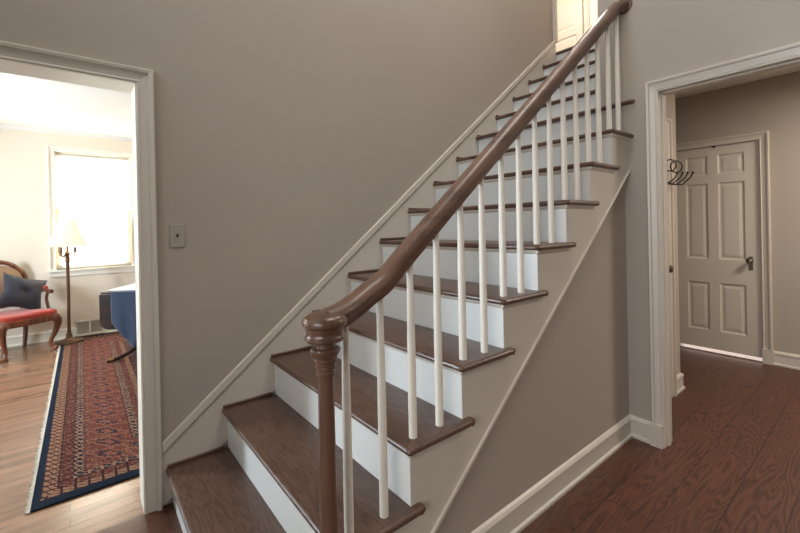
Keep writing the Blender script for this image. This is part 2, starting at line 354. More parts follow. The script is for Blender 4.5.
# casings
CASE = [(0, 0), (0, .012), (.006, .016), (.014, .012), (.044, .018), (.05, .027), (.062, .030), (.068, .022), (.068, 0)]
def casing(name, a0, a1, top, plane, sign, axis, mat=M_white, bottom=None, prof=CASE, z0=ZF):
    """door casing round an opening a0..a1; wall face at plane, sign = side it projects to; axis the opening runs along"""
    bm = bmesh.new(); cols = []
    for o_, t in prof:
        pts = [(a0-o_, z0), (a0-o_, top+o_), (a1+o_, top+o_), (a1+o_, z0)]
        if axis == 'X': cols.append([bm.verts.new((a, plane+sign*t, z)) for a, z in pts])
        else: cols.append([bm.verts.new((plane+sign*t, a, z)) for a, z in pts])
    for A, B in zip(cols, cols[1:]):
        for i in range(3): bm.faces.new((A[i], A[i+1], B[i+1], B[i]))
    return struct(name, bm, mat)
casing('trim_doorway_left', DX0, DX1, DZ, 0, -1, 'X')
casing('trim_doorway_left_inside', DX0, DX1, DZ, .14, 1, 'X')
CN = [(a*.84, b) for a, b in CASE]
casing('trim_doorway_right', HY0, HY1, HZ, XB, -1, 'Y', prof=CN)
casing('trim_doorway_right_inside', HY0, HY1, HZ, XB+.10, 1, 'Y', prof=CN)
def jamb(name, boxes, mat=M_white):
    bm = bmesh.new()
    for b in boxes: bx(bm, *b)
    return struct(name, bm, mat)
jamb('trim_jamb_left', [(DX1-.006, DX1, -.012, .152, ZF, DZ), (DX0, DX0+.006, -.012, .152, ZF, DZ), (DX0, DX1, -.012, .152, DZ-.006, DZ)], M_lit_trim)
jamb('trim_jamb_right', [(XB-.012, XB+.112, HY1-.006, HY1, ZF, HZ), (XB-.012, XB+.112, HY0, HY0+.006, ZF, HZ), (XB-.012, XB+.112, HY0, HY1, HZ-.006, HZ), (XB+.035, XB+.07, HY1-.014, HY1-.006, ZF, HZ-.006), (XB+.035, XB+.07, HY0, HY1, HZ-.014, HZ-.006)])
jamb('trim_plinth_right', [(XB-.034, XB, HY1, HY1+.062, ZF, ZF+.13)])
casing('trim_hall_far_door', FY0, FY1, FZ, XH, -1, 'Y', M_door)
jamb('trim_plinth_hall_far', [(XH-.034, XH, FY0-.072, FY0, ZF, ZF+.13)], M_door)
casing('trim_hall_side_door', SX0, SX1, SZ, -1.14, -1, 'X', M_door)

# panelled doors
def panel_leaf(bm, w_, h_, t_, panels):
    """leaf in local x 0..w, z 0..h, front face at y=0 facing -y"""
    xs = sorted({0, w_, *[p[0] for p in panels], *[p[1] for p in panels]}); zs = sorted({0, h_, *[p[2] for p in panels], *[p[3] for p in panels]})
    def inside(x, z): return any(p[0] < x < p[1] and p[2] < z < p[3] for p in panels)
    for x0, x1 in zip(xs, xs[1:]):
        for z0, z1 in zip(zs, zs[1:]):
            if not inside((x0+x1)/2, (z0+z1)/2): bm.faces.new([bm.verts.new(v) for v in ((x0, 0, z0), (x1, 0, z0), (x1, 0, z1), (x0, 0, z1))])
    for a, b, c, d in panels:
        prev = None
        for ins, dep in ((0, 0), (.004, .003), (.012, .009), (.022, .010), (.045, .005)):
            ring = [bm.verts.new(v) for v in ((a+ins, dep, c+ins), (b-ins, dep, c+ins), (b-ins, dep, d-ins), (a+ins, dep, d-ins))]
            if prev:
                for i in range(4): bm.faces.new((prev[i], prev[(i+1) % 4], ring[(i+1) % 4], ring[i]))
            prev = ring
        bm.faces.new(prev)
    for q in (((0, 0, 0), (0, t_, 0), (0, t_, h_), (0, 0, h_)), ((w_, 0, 0), (w_, t_, 0), (w_, t_, h_), (w_, 0, h_)), ((0, 0, 0), (w_, 0, 0), (w_, t_, 0), (0, t_, 0)), ((0, 0, h_), (w_, 0, h_), (w_, t_, h_), (0, t_, h_)), ((0, t_, 0), (w_, t_, 0), (w_, t_, h_), (0, t_, h_))):
        bm.faces.new([bm.verts.new(v) for v in q])
def knob_set(parent, x, z, mat, side=-1, plate_h=.09):
    bm = bmesh.new(); bx(bm, x-.016, x+.016, -.005, 0, z-plate_h, z+.035)
    obj('knob_plate', bm, mat, parent, bevel=.004, local=True)
    bm = bmesh.new(); lathe(bm, [(.012, 0), (.012, .02), (.02, .028), (.027, .036), (.028, .046), (.022, .056), (.0, .06)], 20)
    bmesh.ops.rotate(bm, verts=bm.verts, matrix=Matrix.Rotation(PI/2, 3, 'X')); bmesh.ops.translate(bm, verts=bm.verts, vec=(x, -.005, z))
    obj('door_knob', bm, mat, parent, smooth=True, local=True)
# six-panel door at the end of the hall: local x runs along world -Y (rotation -90 deg), front faces -X
def door(name, loc, rz, w_, h_, panels, mat, knobx, knobz, kmat):
    d = sempty(name, loc); d.rotation_euler = (0, 0, rz)
    bm = bmesh.new(); panel_leaf(bm, w_, h_, .035, panels); obj('door_leaf', bm, mat, d, local=True)
    if knobx is not None: knob_set(d, knobx, knobz-loc[2], kmat)
    return d
FW = FY1-FY0-.008; z0 = ZF+.036
cl = [(.105, .285), (.365, .565)]; rz_ = [(.245-z0, .722-z0), (.952-z0, 1.70-z0), (1.782-z0, 1.972-z0)]
d1 = door('door_1', (XH+.012, FY1-.004, z0), -PI/2, FW, FZ-.006-z0, [(a, b, c, d) for a, b in cl for c, d in rz_], M_door, .60, .955, M_nickel)
bm = bmesh.new(); bx(bm, .335, .352, -.012, 0, 1.975, 2.028); bx(bm, .322, .336, -.008, 0, 1.985, 1.999); obj('latch', bm, M_iron, d1, local=True, bevel=.002)
jamb('trim_threshold', [(XH+.0, XH+.14, FY0, FY1, ZF, ZF+.008)], M_oak)
# door in the hall side wall
SW = SX1-SX0-.006
d2 = door('door_2', (SX0+.003, -1.128, ZF+.01), 0, SW, SZ-ZF-.016, [(.09, SW-.09, .25, .75), (.09, SW-.09, .95, 1.60), (.09, SW-.09, 1.7, 1.88)], M_door, SW-.045, .99, M_nickel)
# door on the upper landing
bm = bmesh.new()
d3 = sempty('door_3', (4.99, .93, 15*R+.01)); d3.rotation_euler = (0, 0, -PI/2)
bm = bmesh.new(); panel_leaf(bm, .56, 1.95, .035, [(.08, .48, .15, .75), (.08, .48, .85, 1.6)]); 
bmesh.ops.translate(bm, verts=bm.verts, vec=(0, -.04, 0)); obj('door_leaf', bm, M_white, d3, local=True)
casing('trim_landing_door', .36, .94, 15*R+1.97, 5.0, -1, 'Y', M_white, z0=15*R)
jamb('trim_stair_wall_end', [(3.565, 3.605, -.03, .08, 3.12+.09, ZT)])

# windows
def window(name, axis, a0, a1, z0, z1, plane, depth_dir, mat=M_lit_trim):
    """sash window in an opening; plane = room face of the wall, depth_dir = outward sign"""
    wd = sempty(name, (0, 0, 0)); dd = depth_dir
    def B(bm, a, b, p, q, c, d):
        p, q = sorted((plane+dd*p, plane+dd*q))
        bx(bm, a, b, p, q, c, d) if axis == 'X' else bx(bm, p, q, a, b, c, d)
    bm = bmesh.new(); t = .035; zm = (z0+z1)/2
    B(bm, a0, a0+.02, .045, .15, z0, z1); B(bm, a1-.02, a1, .045, .15, z0, z1); B(bm, a0+.02, a1-.02, .045, .15, z1-.02, z1); B(bm, a0+.02, a1-.02, .045, .15, z0, z0+.02)
    obj('window_frame', bm, mat, wd)
    for c, d, off in ((z0+.02, zm+.02, .05), (zm-.02, z1-.02, .09)):
        bm = bmesh.new(); B(bm, a0+.02, a0+.02+t, off, off+.03, c, d); B(bm, a1-.02-t, a1-.02, off, off+.03, c, d); B(bm, a0+.02, a1-.02, off, off+.03, c, c+t); B(bm, a0+.02, a1-.02, off, off+.03, d-t, d)
        s = obj('sash', bm, mat, wd)
        bm = bmesh.new(); B(bm, a0+.03, a1-.03, off+.013, off+.017, c+.01, d-.01); obj('glass', bm, M_glass, s)
    bm = bmesh.new(); B(bm, a0-.09, a1+.09, -.045, .05, z0-.022, z0); B(bm, a0-.07, a1+.07, -.02, 0, z0-.085, z0-.022); obj('window_sill', bm, mat, wd, bevel=.003)
    bm = bmesh.new(); prof = CASE
    cols = []
    for o_, tt in prof:
        pts = [(a0-o_, z0), (a0-o_, z1+o_), (a1+o_, z1+o_), (a1+o_, z0)]
        cols.append([bm.verts.new((a, plane-dd*tt, z) if axis == 'X' else (plane-dd*tt, a, z)) for a, z in pts])
    for A, C in zip(cols, cols[1:]):
        for i in range(3): bm.faces.new((A[i], A[i+1], C[i+1], C[i]))
    obj('window_casing', bm, mat, wd)
    return wd
window('window_1', 'X', WX0, WX1, WZ0, WZ1, YL, 1)
window('window_2', 'Y', 1.92, 2.78, .85, 2.4, -3.2, -1)
window('fill_window', 'Y', -1.5, -.3, 3.3, 4.5, -2.2, -1)  # unseen window added to house the cool fill for the upper risers
window('window_3', 'Y', -3.7, -1.5, .75, 2.5, -2.2, -1)

rb = thing('added_blind', 'sheer white roller blind added to whiten the bright left room window', 'blind', ((WX0+WX1)/2, YL+.03, WZ1-.03))  # sheer blind added to hide the sashes and turn the window solid white
bm = bmesh.new(); tube(bm, [(WX0+.02, YL+.03, WZ1-.035), (WX1-.02, YL+.03, WZ1-.035)], .016, 12); obj('roller', bm, M_white, rb, smooth=True)
bm = bmesh.new(); bx(bm, WX0+.003, WX1-.003, YL+.028, YL+.030, WZ0+.02, WZ1-.03); obj('sheer_fabric', bm, M_sheer, rb)
bm = bmesh.new(); bx(bm, WX0+.003, WX1-.003, YL+.022, YL+.034, WZ0+.008, WZ0+.022); obj('hem_bar', bm, M_white, rb, bevel=.003)

# ------------------------------------------------------------------ staircase
st = thing('staircase', 'straight wooden staircase with brown treads and white risers along the grey wall', 'staircase', (.3, -.6, ZF))
def yend(k): return -1.222 if k <= 10 else YE
YS = -.008
for k in range(1, NS+1):
    xn = (k-1)*G; zt = k*R; e = xn + G + (.035 if k < NS else .1); y0 = yend(k)
    if k == 1: y0 = -1.30
    th = .026
    if k <= 10:
        bm = bmesh.new()
        x_nose = xn if k < 10 else min(xn, XB-.028)
        r_ = .013
        # full-depth board with a rounded nosing, and a rounded nosing returned along the open end
        def nose(c, n=6): return [(c+r_-r_*math.cos(a), zt-r_+r_*math.sin(a)) for a in [(-PI/2)+PI*i/n for i in range(n+1)]]
        if k < 10:
            prism(bm, nose(x_nose)+[(e-.006, zt), (e-.006, zt-th)], (YC if k > 1 else y0+.03), YS, 'Y')
            # end return: half round along X, overshooting the riser behind and rounded at the corner
            pr = [(y0+r_-r_*math.cos(a), zt-r_+r_*math.sin(a)) for a in [(-PI/2)+PI*i/6 for i in range(7)]]
            yi = YC if k > 1 else y0+.03
            prism(bm, pr+[(yi, zt), (yi, zt-th)], x_nose+r_, xn+.318 if k > 1 else e-.0275, 'X')
            rr = bm.verts
            lathe(bm, [(0, -r_), (r_*.7, -r_*.7), (r_, 0), (r_*.7, r_*.7), (0, r_)], 12, (x_nose+r_, y0+r_, zt-r_)); prism(bm, nose(x_nose)+[(x_nose+r_+.001, zt), (x_nose+r_+.001, zt-th)], y0+r_, yi, 'Y')
            if k > 1: lathe(bm, [(0, -r_), (r_*.7, -r_*.7), (r_, 0), (r_*.7, r_*.7), (0, r_)], 12, (xn+.318, y0+r_, zt-r_))
            if k > 1: prism(bm, [(xn+.31+r_*math.sin(a), (y0+YC)/2+.0 + (abs(y0-YC)/2)*math.cos(a)) for a in [PI*i/6 for i in range(7)]], zt-th+.002, zt-.001, 'Z')
        else:
            prism(bm, nose(x_nose)+[(XB-.001, zt), (XB-.001, zt-th)], -1.222, YE, 'Y')
            prism(bm, nose(x_nose)+[(e-.006, zt), (e-.006, zt-th)], YE, YS, 'Y')
            lathe(bm, [(0, -r_), (r_*.7, -r_*.7), (r_, 0), (r_*.7, r_*.7), (0, r_)], 12, (x_nose+r_, -1.222, zt-r_))
    else:
        bm = bmesh.new(); r_ = .013
        prism(bm, [(xn+r_-r_*math.cos(a), zt-r_+r_*math.sin(a)) for a in [(-PI/2)+PI*i/6 for i in range(7)]]+[(e-.006, zt), (e-.006, zt-th)], YE, YS, 'Y')
    obj('tread', bm, M_tread, st, smooth=True, angle=40)
    # dark shoe moulding along the wall side and riser foot
    if k < NS:
        bm = bmesh.new(); bx(bm, xn+.006, xn+G+.008, YS-.012, YS, zt, zt+.016)
        obj('shoe_molding', bm, M_tread, st, bevel=.004)
    # riser
    xr = xn+.028; zb = (k-1)*R if k > 1 else ZF
    yr = YC if k < 10 else YE
    if k == 1: yr = -1.27
    bm = bmesh.new(); bx(bm, xr, xr+.018, yr, YS, zb, zt-th)
    obj('riser', bm, M_riser, st)
# cove mouldings under the nosings at the open side
for k in range(2, 10):
    xn = (k-1)*G; zt = k*R-.026; bm = bmesh.new()
    x1 = xn+.30 if k < 10 else XB
    prism(bm, [(YC-.001, zt), (YC-.016, zt), (YC-.013, zt-.006), (YC-.004, zt-.016), (YC-.001, zt-.018)], min(xn+.015, XB-.02), x1, 'X')
    y1_ = YS if k < 10 else YE
    if k < 10: prism(bm, [(xn+.0275, zt), (xn+.013, zt), (xn+.015, zt-.006), (xn+.024, zt-.016), (xn+.0275, zt-.018)], YC-.012, YS, 'Y')
    obj('cove_molding', bm, M_white, st)
# open stringer: saw-toothed white board on the outer side, with a bead along its lower edge
bm = bmesh.new()
for k in range(1, 10):
    xa = (k-1)*G+.03; xb = k*G+.03 if k < 9 else XB
    xa = max(xa, .06)
    zt = k*R-.026
    def low(x): return max(ZF, under(x))
    if k == 1: continue
    prism(bm, [(xa, low(xa)), (xb, low(xb)), (xb, zt), (xa, zt)], YC-.001, YC+.045, 'Y')
prism(bm, [(.03, ZF), (.3, ZF), (.3, R-.026), (.03, R-.026)], YC-.001, YC+.04, 'Y')
obj('stringer', bm, M_white, st)
bm = bmesh.new(); xa = (ZF-1.663)/sl+2.326
dz = .010
prism(bm, [(xa, ZF), (xa+.02, ZF), (XB, under(XB)-dz), (XB, under(XB)+dz*.2), (xa, ZF+dz*.2)], YC-.010, YC+.001, 'Y')
obj('stringer_bead', bm, M_white, st, bevel=.004)
# skirt board and cap on the grey wall
def cap(x): return .347 + sl*x
bm = bmesh.new(); prism(bm, [(-.015, ZF), (3.55, ZF+2.6), (3.65, 15*R-.03), (3.65, 15*R), (3.595, 15*R), (3.595, cap(3.57)-.05), (3.57, cap(3.57)-.05), (-.015, cap(-.015)-.05)], YS, -.0005, 'Y')
obj('skirt_board', bm, M_white, st)
bm = bmesh.new(); prism(bm, [(-.015, cap(-.015)-.055), (3.57, cap(3.57)-.055), (3.57, cap(3.57)), (-.015, cap(-.015))], YS-.012, -.0005, 'Y')
obj('skirt_cap', bm, M_white, st, bevel=.006)

# ------------------------------------------------------------------ railing
rl = thing('stair_railing', 'curved varnished wood handrail on slim white balusters with turned newel post', 'railing', (.23, -1.222, R))
YR = -1.165
def railz(x): return .824*x + .806
path = [(XB-.012, YR-.012, railz(XB)-.052), (2.24, YR-.004, railz(2.24)-.012), (2.15, YR, railz(2.15)), (1.6, YR, railz(1.6)), (1.0, YR, railz(1.0)), (.62, YR, railz(.62)), (.52, YR, railz(.52)),
        (.45, YR-.002, railz(.45)-.002), (.385, YR-.012, 1.146), (.32, YR-.028, 1.118), (.265, YR-.046, 1.104), (.215, -1.222, 1.098)]
P = []
sm = smoothpts(path, 5)
prof = [(-.031, .0), (-.035, .012), (-.031, .026), (-.018, .037), (0, .041), (.018, .037), (.031, .026), (.035, .012), (.031, 0), (.024, -.012), (.026, -.022), (.018, -.03), (-.018, -.03), (-.026, -.022), (-.024, -.012)]
bm = bmesh.new(); rings = []
for i, p in enumerate(sm):
    t = (sm[min(i+1, len(sm)-1)]-sm[max(i-1, 0)]).normalized(); s = t.cross(Vector((0, 0, 1))).normalized(); u = s.cross(t)
    if i == len(sm)-1: s = Vector(rings_s)
    rings_s = s
    rings.append([bm.verts.new(p + s*a + u*(b-.016)) for a, b in prof])
for A, B in zip(rings, rings[1:]):
    n = len(prof)
    for k in range(n): bm.faces.new((A[k], A[(k+1) % n], B[(k+1) % n], B[k]))
bm.faces.new(rings[0]); bm.faces.new(rings[-1][::-1])
obj('handrail', bm, M_rail, rl, smooth=True, angle=60)
bm = bmesh.new()
lathe(bm, [(.06, 0), (.062, .006), (.055, .012), (.05, .013), (.047, .02), (.0, .022)], 28)
bmesh.ops.rotate(bm, verts=bm.verts, matrix=Matrix.Rotation(-PI/2, 3, 'Y')); bmesh.ops.translate(bm, verts=bm.verts, vec=(XB, YR-.014, railz(XB)-.06))
obj('wall_rosette', bm, M_newel, rl, smooth=True)
bm = bmesh.new()
ztop = 1.115; kc = .88
lathe(bm, [(a*kc, b) for a, b in [(.0, ztop), (.03, ztop-.001), (.052, ztop-.006), (.066, ztop-.014), (.070, ztop-.024), (.068, ztop-.034), (.060, ztop-.040), (.060, ztop-.044), (.057, ztop-.052), (.058, ztop-.062), (.062, ztop-.066), (.062, ztop-.072), (.056, ztop-.078), (.034, ztop-.082), (.0, ztop-.084)]], 40, (.215, -1.222, 0))
cp = obj('newel_cap', bm, M_newel, rl, smooth=True, angle=38)
bm = bmesh.new()
lathe(bm, [(0, R+.002), (.036, R+.002), (.036, R+.04), (.03, R+.05), (.026, R+.08), (.0245, .6), (.0215, .925), (.022, .938), (.026, .945), (.026, .951), (.022, .954), (.022, .958), (.028, .963), (.028, .970), (.024, .973), (.024, .977), (.032, .982), (.033, .988), (.030, .991), (.036, .998), (.041, 1.006), (.042, 1.012), (.038, 1.017), (.024, 1.019), (.024, 1.045), (0, 1.045)], 32, (.215, -1.222, 0))
obj('newel_post', bm, M_newel, rl, smooth=True, angle=38)
def bal_mesh(h, r0=.0148, r1=.0115):
    bm = bmesh.new(); lathe(bm, [(0, 0), (r0, 0), (r0, .05), ((r0+r1)/2+.001, h*.5), (r1, h*.85), (r1, h), (0, h)], 16); return bm
def place_bal(name, x, zb, h=None, proto=None):
    if proto is None:
        o = obj('baluster', bal_mesh(h), M_bal, rl, smooth=True, local=True)
    else:
        o = proto.copy(); COL.objects.link(o); o.parent = rl
    o.location = (x-.23, YR+1.222, zb-R); return o
oA, oB = .058, .184
h_of = lambda off: railz(2*G+off) - .022 - 3*R
place_bal('baluster', .312, 2*R, 1.078-2*R)
place_bal('baluster', G+.186, 2*R, railz(G+.186)-2*R-.02)
pA = pB = None
for k in range(3, 10):
    for off in (oA, oB):
        x = (k-1)*G + off
        if off == oA: pA = place_bal('baluster', x, k*R, h_of(oA), pA); 
        else: pB = place_bal('baluster', x, k*R, h_of(oB), pB)

st.location.x += .006; rl.location.x += .014
# ------------------------------------------------------------------ light switch
sw = thing('light_switch', 'grey painted light switch plate on the wall beside the left doorway', 'light switch', (.078, -.0, 1.319))
bm = bmesh.new(); bx(bm, .045, .111, -.006, -.0005, 1.262, 1.376); obj('switch_plate', bm, M_plate, sw, bevel=.003)
bm = bmesh.new(); bx(bm, .0745, .0815, -.014, -.006, 1.313, 1.329); obj('toggle', bm, M_dark, sw, bevel=.002)

# ------------------------------------------------------------------ coat hook rack in the hall
ck = thing('coat_hook_rack', 'black wrought iron coat hooks curling out beside the hall side door', 'coat hooks', (3.04, -1.14, 1.7))
bm = bmesh.new(); bx(bm, 3.03, 3.046, -1.152, -1.1405, 1.60, 1.80); obj('back_plate', bm, M_iron, ck, bevel=.002)
def ring_pts(c, r, n=20): return [(c[0]+r*math.cos(a)*.75, c[1]-r*math.cos(a)*.66, c[2]+r*math.sin(a)) for a in (2*PI*i/n for i in range(n+1))]
for c in ((3.07, -1.18, 1.745), (3.115, -1.205, 1.735)):
    bm = bmesh.new(); tube(bm, ring_pts(c, .042), .0045, 8, False); obj('ring', bm, M_iron, ck, smooth=True)
for i in range(4):
    x = 3.05+.028*i; y = -1.155-.024*i
    p = smoothpts([(3.045, -1.153, 1.655-.014*i), (x, y, 1.615-.004*i), (x+.025, y-.02, 1.625), (x+.05, y-.045, 1.655), (x+.062, y-.056, 1.69)], 5)
    bm = bmesh.new(); tube(bm, p, .0045, 8); obj('hook', bm, M_iron, ck, smooth=True)
    bm = bmesh.new(); bmesh.ops.create_uvsphere(bm, u_segments=10, v_segments=8, radius=.008); bmesh.ops.translate(bm, verts=bm.verts, vec=p[-1]); obj('hook_tip', bm, M_iron, ck, smooth=True)
# ------------------------------------------------------------------ left room: rug
RX0, RX1, RY0, RY1 = -.50, 1.95, .352, 4.15
rg = thing('area_rug', 'red and navy patterned oriental rug with cream side fringe on the oak floor', 'rug', (RX0, RY0, ZF))
bm = bmesh.new(); bx(bm, 0, RX1-RX0, 0, RY1-RY0, .001, .011)
obj('pile', bm, rug_mat(RX1-RX0, RY1-RY0), rg, local=True, bevel=.003)
bm = bmesh.new(); y = .0
while y < RY1-RY0:
    w_ = random.uniform(.006, .012); ln = random.uniform(.012, .024); dy = random.uniform(-.006, .006)
    prism(bm, [(0.001, y), (-ln, y+dy), (-ln, y+dy+w_*.6), (0.001, y+w_)], .001, .006, 'Z'); y += w_+.001
f_ = obj('fringe', bm, M_fringe, rg, local=True); f_['kind'] = 'stuff'

# ------------------------------------------------------------------ vent grille
vt = thing('floor_register', 'white metal wall vent grille set into the baseboard under the window', 'vent', (-.23, YL, ZF+.02))
bm = bmesh.new(); x0, x1, za, zb = -.372, -.083, ZF+.012, ZF+.20; yv = YL-.03
for b in ((x0, x1, yv, YL-.001, za, za+.018), (x0, x1, yv, YL-.001, zb-.018, zb), (x0, x0+.016, yv, YL-.001, za, zb), (x1-.016, x1, yv, YL-.001, za, zb), (-.235, -.221, yv, YL-.001, za, zb)): bx(bm, *b)
obj('vent_frame', bm, M_lit_trim, vt)
bm = bmesh.new(); z = za+.026
while z < zb-.02: prism(bm, [(yv+.006, z+.007), (yv+.018, z), (yv+.02, z+.003), (yv+.008, z+.010)], x0+.01, x1-.01, 'X'); z += .0115
bx(bm, x0+.01, x1-.01, YL-.006, YL-.001, za, zb)
obj('louvers', bm, M_vent, vt)

# ------------------------------------------------------------------ floor lamp
LX, LY = -.425, 3.96; lz = ZF+.012
lp = thing('floor_lamp', 'bronze floor lamp with a fluted ivory shade standing before the bright window', 'floor lamp', (LX, LY, lz))
bm = bmesh.new(); lathe(bm, [(0, 0), (.135, 0), (.14, .01), (.13, .022), (.09, .032), (.05, .04), (.035, .055), (.028, .08), (.034, .09), (.024, .105), (0, .105)], 32); obj('base', bm, M_lamp, lp, smooth=True, local=True)
bm = bmesh.new(); lathe(bm, [(.0, .1), (.017, .1), (.019, .13), (.0165, .16), (.0165, .9), (.02, .92), (.017, .94), (.026, .96), (.022, .99), (.03, 1.0), (.018, 1.02), (.014, 1.04), (.016, 1.06), (.0, 1.06)], 20); obj('pole', bm, M_lamp, lp, smooth=True, local=True)
bm = bmesh.new(); lathe(bm, [(0, 1.05), (.03, 1.052), (.045, 1.062), (.03, 1.07), (.012, 1.075), (.01, 1.42), (.016, 1.43), (.0, 1.44)], 20); obj('stem', bm, M_brass, lp, smooth=True, local=True)
for a in (0, PI, 1.5*PI):
    bm = bmesh.new(); c_, s_ = math.cos(a-.675), math.sin(a-.675)
    tube(bm, smoothpts([(.02*c_, .02*s_, 1.045), (.05*c_, .05*s_, 1.022), (.082*c_, .082*s_, 1.032), (.09*c_, .09*s_, 1.07)], 4), .009, 8)
    ar = obj('arm', bm, M_lamp, lp, smooth=True, local=True)
    bm = bmesh.new(); lathe(bm, [(0, 1.065), (.018, 1.065), (.02, 1.075), (.015, 1.08), (.015, 1.13), (0, 1.13)], 14, (.09*c_, .09*s_, 0)); obj('candle_socket', bm, M_lamp, ar, smooth=True, local=True)
bm = bmesh.new(); n = 72; ring = []
for r0, z in ((.186, 1.14), (.183, 1.15), (.15, 1.22), (.118, 1.31), (.092, 1.41), (.08, 1.455), (.079, 1.462)):
    ring.append([bm.verts.new(((r0*(1+.03*math.cos(24*2*PI*k/n)))*math.cos(2*PI*k/n), (r0*(1+.03*math.cos(24*2*PI*k/n)))*math.sin(2*PI*k/n), z)) for k in range(n)])
for A, B in zip(ring, ring[1:]):
    for k in range(n): bm.faces.new((A[k], A[(k+1) % n], B[(k+1) % n], B[k]))
so = obj('lamp_shade', bm, M_shade, lp, smooth=True, local=True, angle=80)
q = so.modifiers.new('thickness', 'SOLIDIFY'); q.thickness = .002

# ------------------------------------------------------------------ armchair (local: front is -y)
ch = thing('armchair', 'carved walnut armchair with red seat and tan padded back near the far wall', 'armchair', (-.865, 3.868, ZF), math.radians(32))
def leg_front(s):
    bm = bmesh.new(); p = smoothpts([(s*.22, -.22, .38), (s*.252, -.252, .31), (s*.236, -.236, .2), (s*.204, -.205, .09), (s*.212, -.215, .03), (s*.228, -.235, .0)], 4)
    n_ = len(p); rad = [.034-.004*min(i, 8) if i < 3 else max(.015, .034-.0018*i) for i in range(n_)]; rad[0] = .034; rad[1] = .036; rad[2] = .035; rad[3] = .033
    rad[-3:] = [.017, .024, .026]
    tube(bm, p, [q*1.4 for q in rad], 12); return bm
for s in (-1, 1):
    obj('leg', leg_front(s), M_chairwood, ch, smooth=True, local=True)
    bm = bmesh.new(); tube(bm, smoothpts([(s*.19, .21, .42), (s*.19, .215, .2), (s*.195, .25, .0)], 4), [.024]*4+[.022]*3+[.02, .02], 10); obj('leg', bm, M_chairwood, ch, smooth=True, local=True)
def seat_outline(g=0):
    pts = []
    ctrl = [(-.20-g, .24+g), (-.27-g, -.12), (-.265-g, -.24-g), (-.12, -.27-g), (.12, -.27-g), (.265+g, -.24-g), (.27+g, -.12), (.20+g, .24+g)]
    return ctrl
def slab(bm, ctrl, z0, z1, dome=0, n=3):
    prev = None; c = Vector((0, 0, 0))
    levels = [(1, z0), (1, z1)] + ([(.96, z1+dome*.55), (.8, z1+dome*.85), (.4, z1+dome)] if dome else [])
    for s, z in levels:
        ring = [bm.verts.new((x*s, y*s, z)) for x, y in ctrl]
        if prev:
            for i in range(len(ctrl)): bm.faces.new((prev[i], prev[(i+1) % len(ctrl)], ring[(i+1) % len(ctrl)], ring[i]))
        else: bm.faces.new(ring[::-1])
        prev = ring
    bm.faces.new(prev)
def closed_smooth(ctrl, n=4):
    m_ = len(ctrl); out = []
    for i in range(m_):
        a, b, c, d = (Vector((*ctrl[(i+j) % m_], 0)) for j in (-1, 0, 1, 2))
        for k in range(n):
            t = k/n; v = .5*((2*b)+(c-a)*t+(2*a-5*b+4*c-d)*t*t+(3*b-a-3*c+d)*t**3); out.append((v.x, v.y))
    return out
bm = bmesh.new(); slab(bm, closed_smooth(seat_outline()), .325, .392); obj('seat_rail', bm, M_chairwood, ch, smooth=True, bevel=.006, local=True)
bm = bmesh.new(); slab(bm, closed_smooth(seat_outline(-.008)), .392, .418, .04); obj('seat', bm, M_red, ch, smooth=True, local=True, angle=75)
# oval back: frame tube round a padded panel, leaning back a little
def bp(x, z): return (x, .235 + .05*(z-.42)/.6, z)
bm = bmesh.new(); fr = []
for i in range(33):
    a = 2*PI*i/32; x = .228*math.cos(a)*(1+.06*math.sin(a)); z = .735+.235*math.sin(a) + (.022*math.cos(2*a)**2 if math.sin(a) > .5 else 0)
    fr.append(bp(x, z))
tube(bm, fr, .024, 10, False); obj('back_frame', bm, M_chairwood, ch, smooth=True, local=True)
bm = bmesh.new()
tube(bm, smoothpts([bp(-.10, .962), bp(-.05, .988), bp(0, 1.002), bp(.05, .988), bp(.10, .962)], 4), [.01]*2+[.018]*13+[.01]*2, 8)
obj('carved_crest', bm, M_chairwood, ch, smooth=True, local=True)
for s in (-1, 1):
    bm = bmesh.new(); tube(bm, [bp(s*.19, .36), bp(s*.175, .5), bp(s*.17, .60)], [.024, .02, .022], 10); obj('back_stile', bm, M_chairwood, ch, smooth=True, local=True)
bm = bmesh.new(); rr = []
for sc_, off in ((1, 0), (.92, -.018), (.6, -.03), (.0, -.034)):
    rr.append([bm.verts.new(Vector(bp(.212*sc_*math.cos(2*PI*i/28), .735+.22*sc_*math.sin(2*PI*i/28))) + Vector((0, off, 0))) for i in range(28)])
for A, B in zip(rr, rr[1:]):
    for i in range(28): bm.faces.new((A[i], A[(i+1) % 28], B[(i+1) % 28], B[i]))
bm.faces.new([bm.verts.new(v.co+Vector((0, .012, 0))) for v in rr[0]])
obj('backrest', bm, M_cane, ch, smooth=True, local=True, angle=80)
for s in (-1, 1):
    bm = bmesh.new(); tube(bm, smoothpts([bp(s*.205, .66), (s*.245, .12, .655), (s*.275, -.03, .645), (s*.285, -.1, .632)], 5), [.018]*10+[.02]*3+[.024, .024, .02], 10)
    tube(bm, smoothpts([(s*.262, -.10, .38), (s*.27, -.05, .47), (s*.268, -.03, .56), (s*.276, -.05, .64)], 4), .016, 8)
    obj('arm', bm, M_chairwood, ch, smooth=True, local=True)
    bm = bmesh.new(); tube(bm, smoothpts([(s*.262, .07, .674), (s*.272, .02, .682), (s*.278, -.03, .672)], 4), [.008]+[.022]*7+[.008], 10); obj('arm_pad', bm, M_red, ch, smooth=True, local=True)
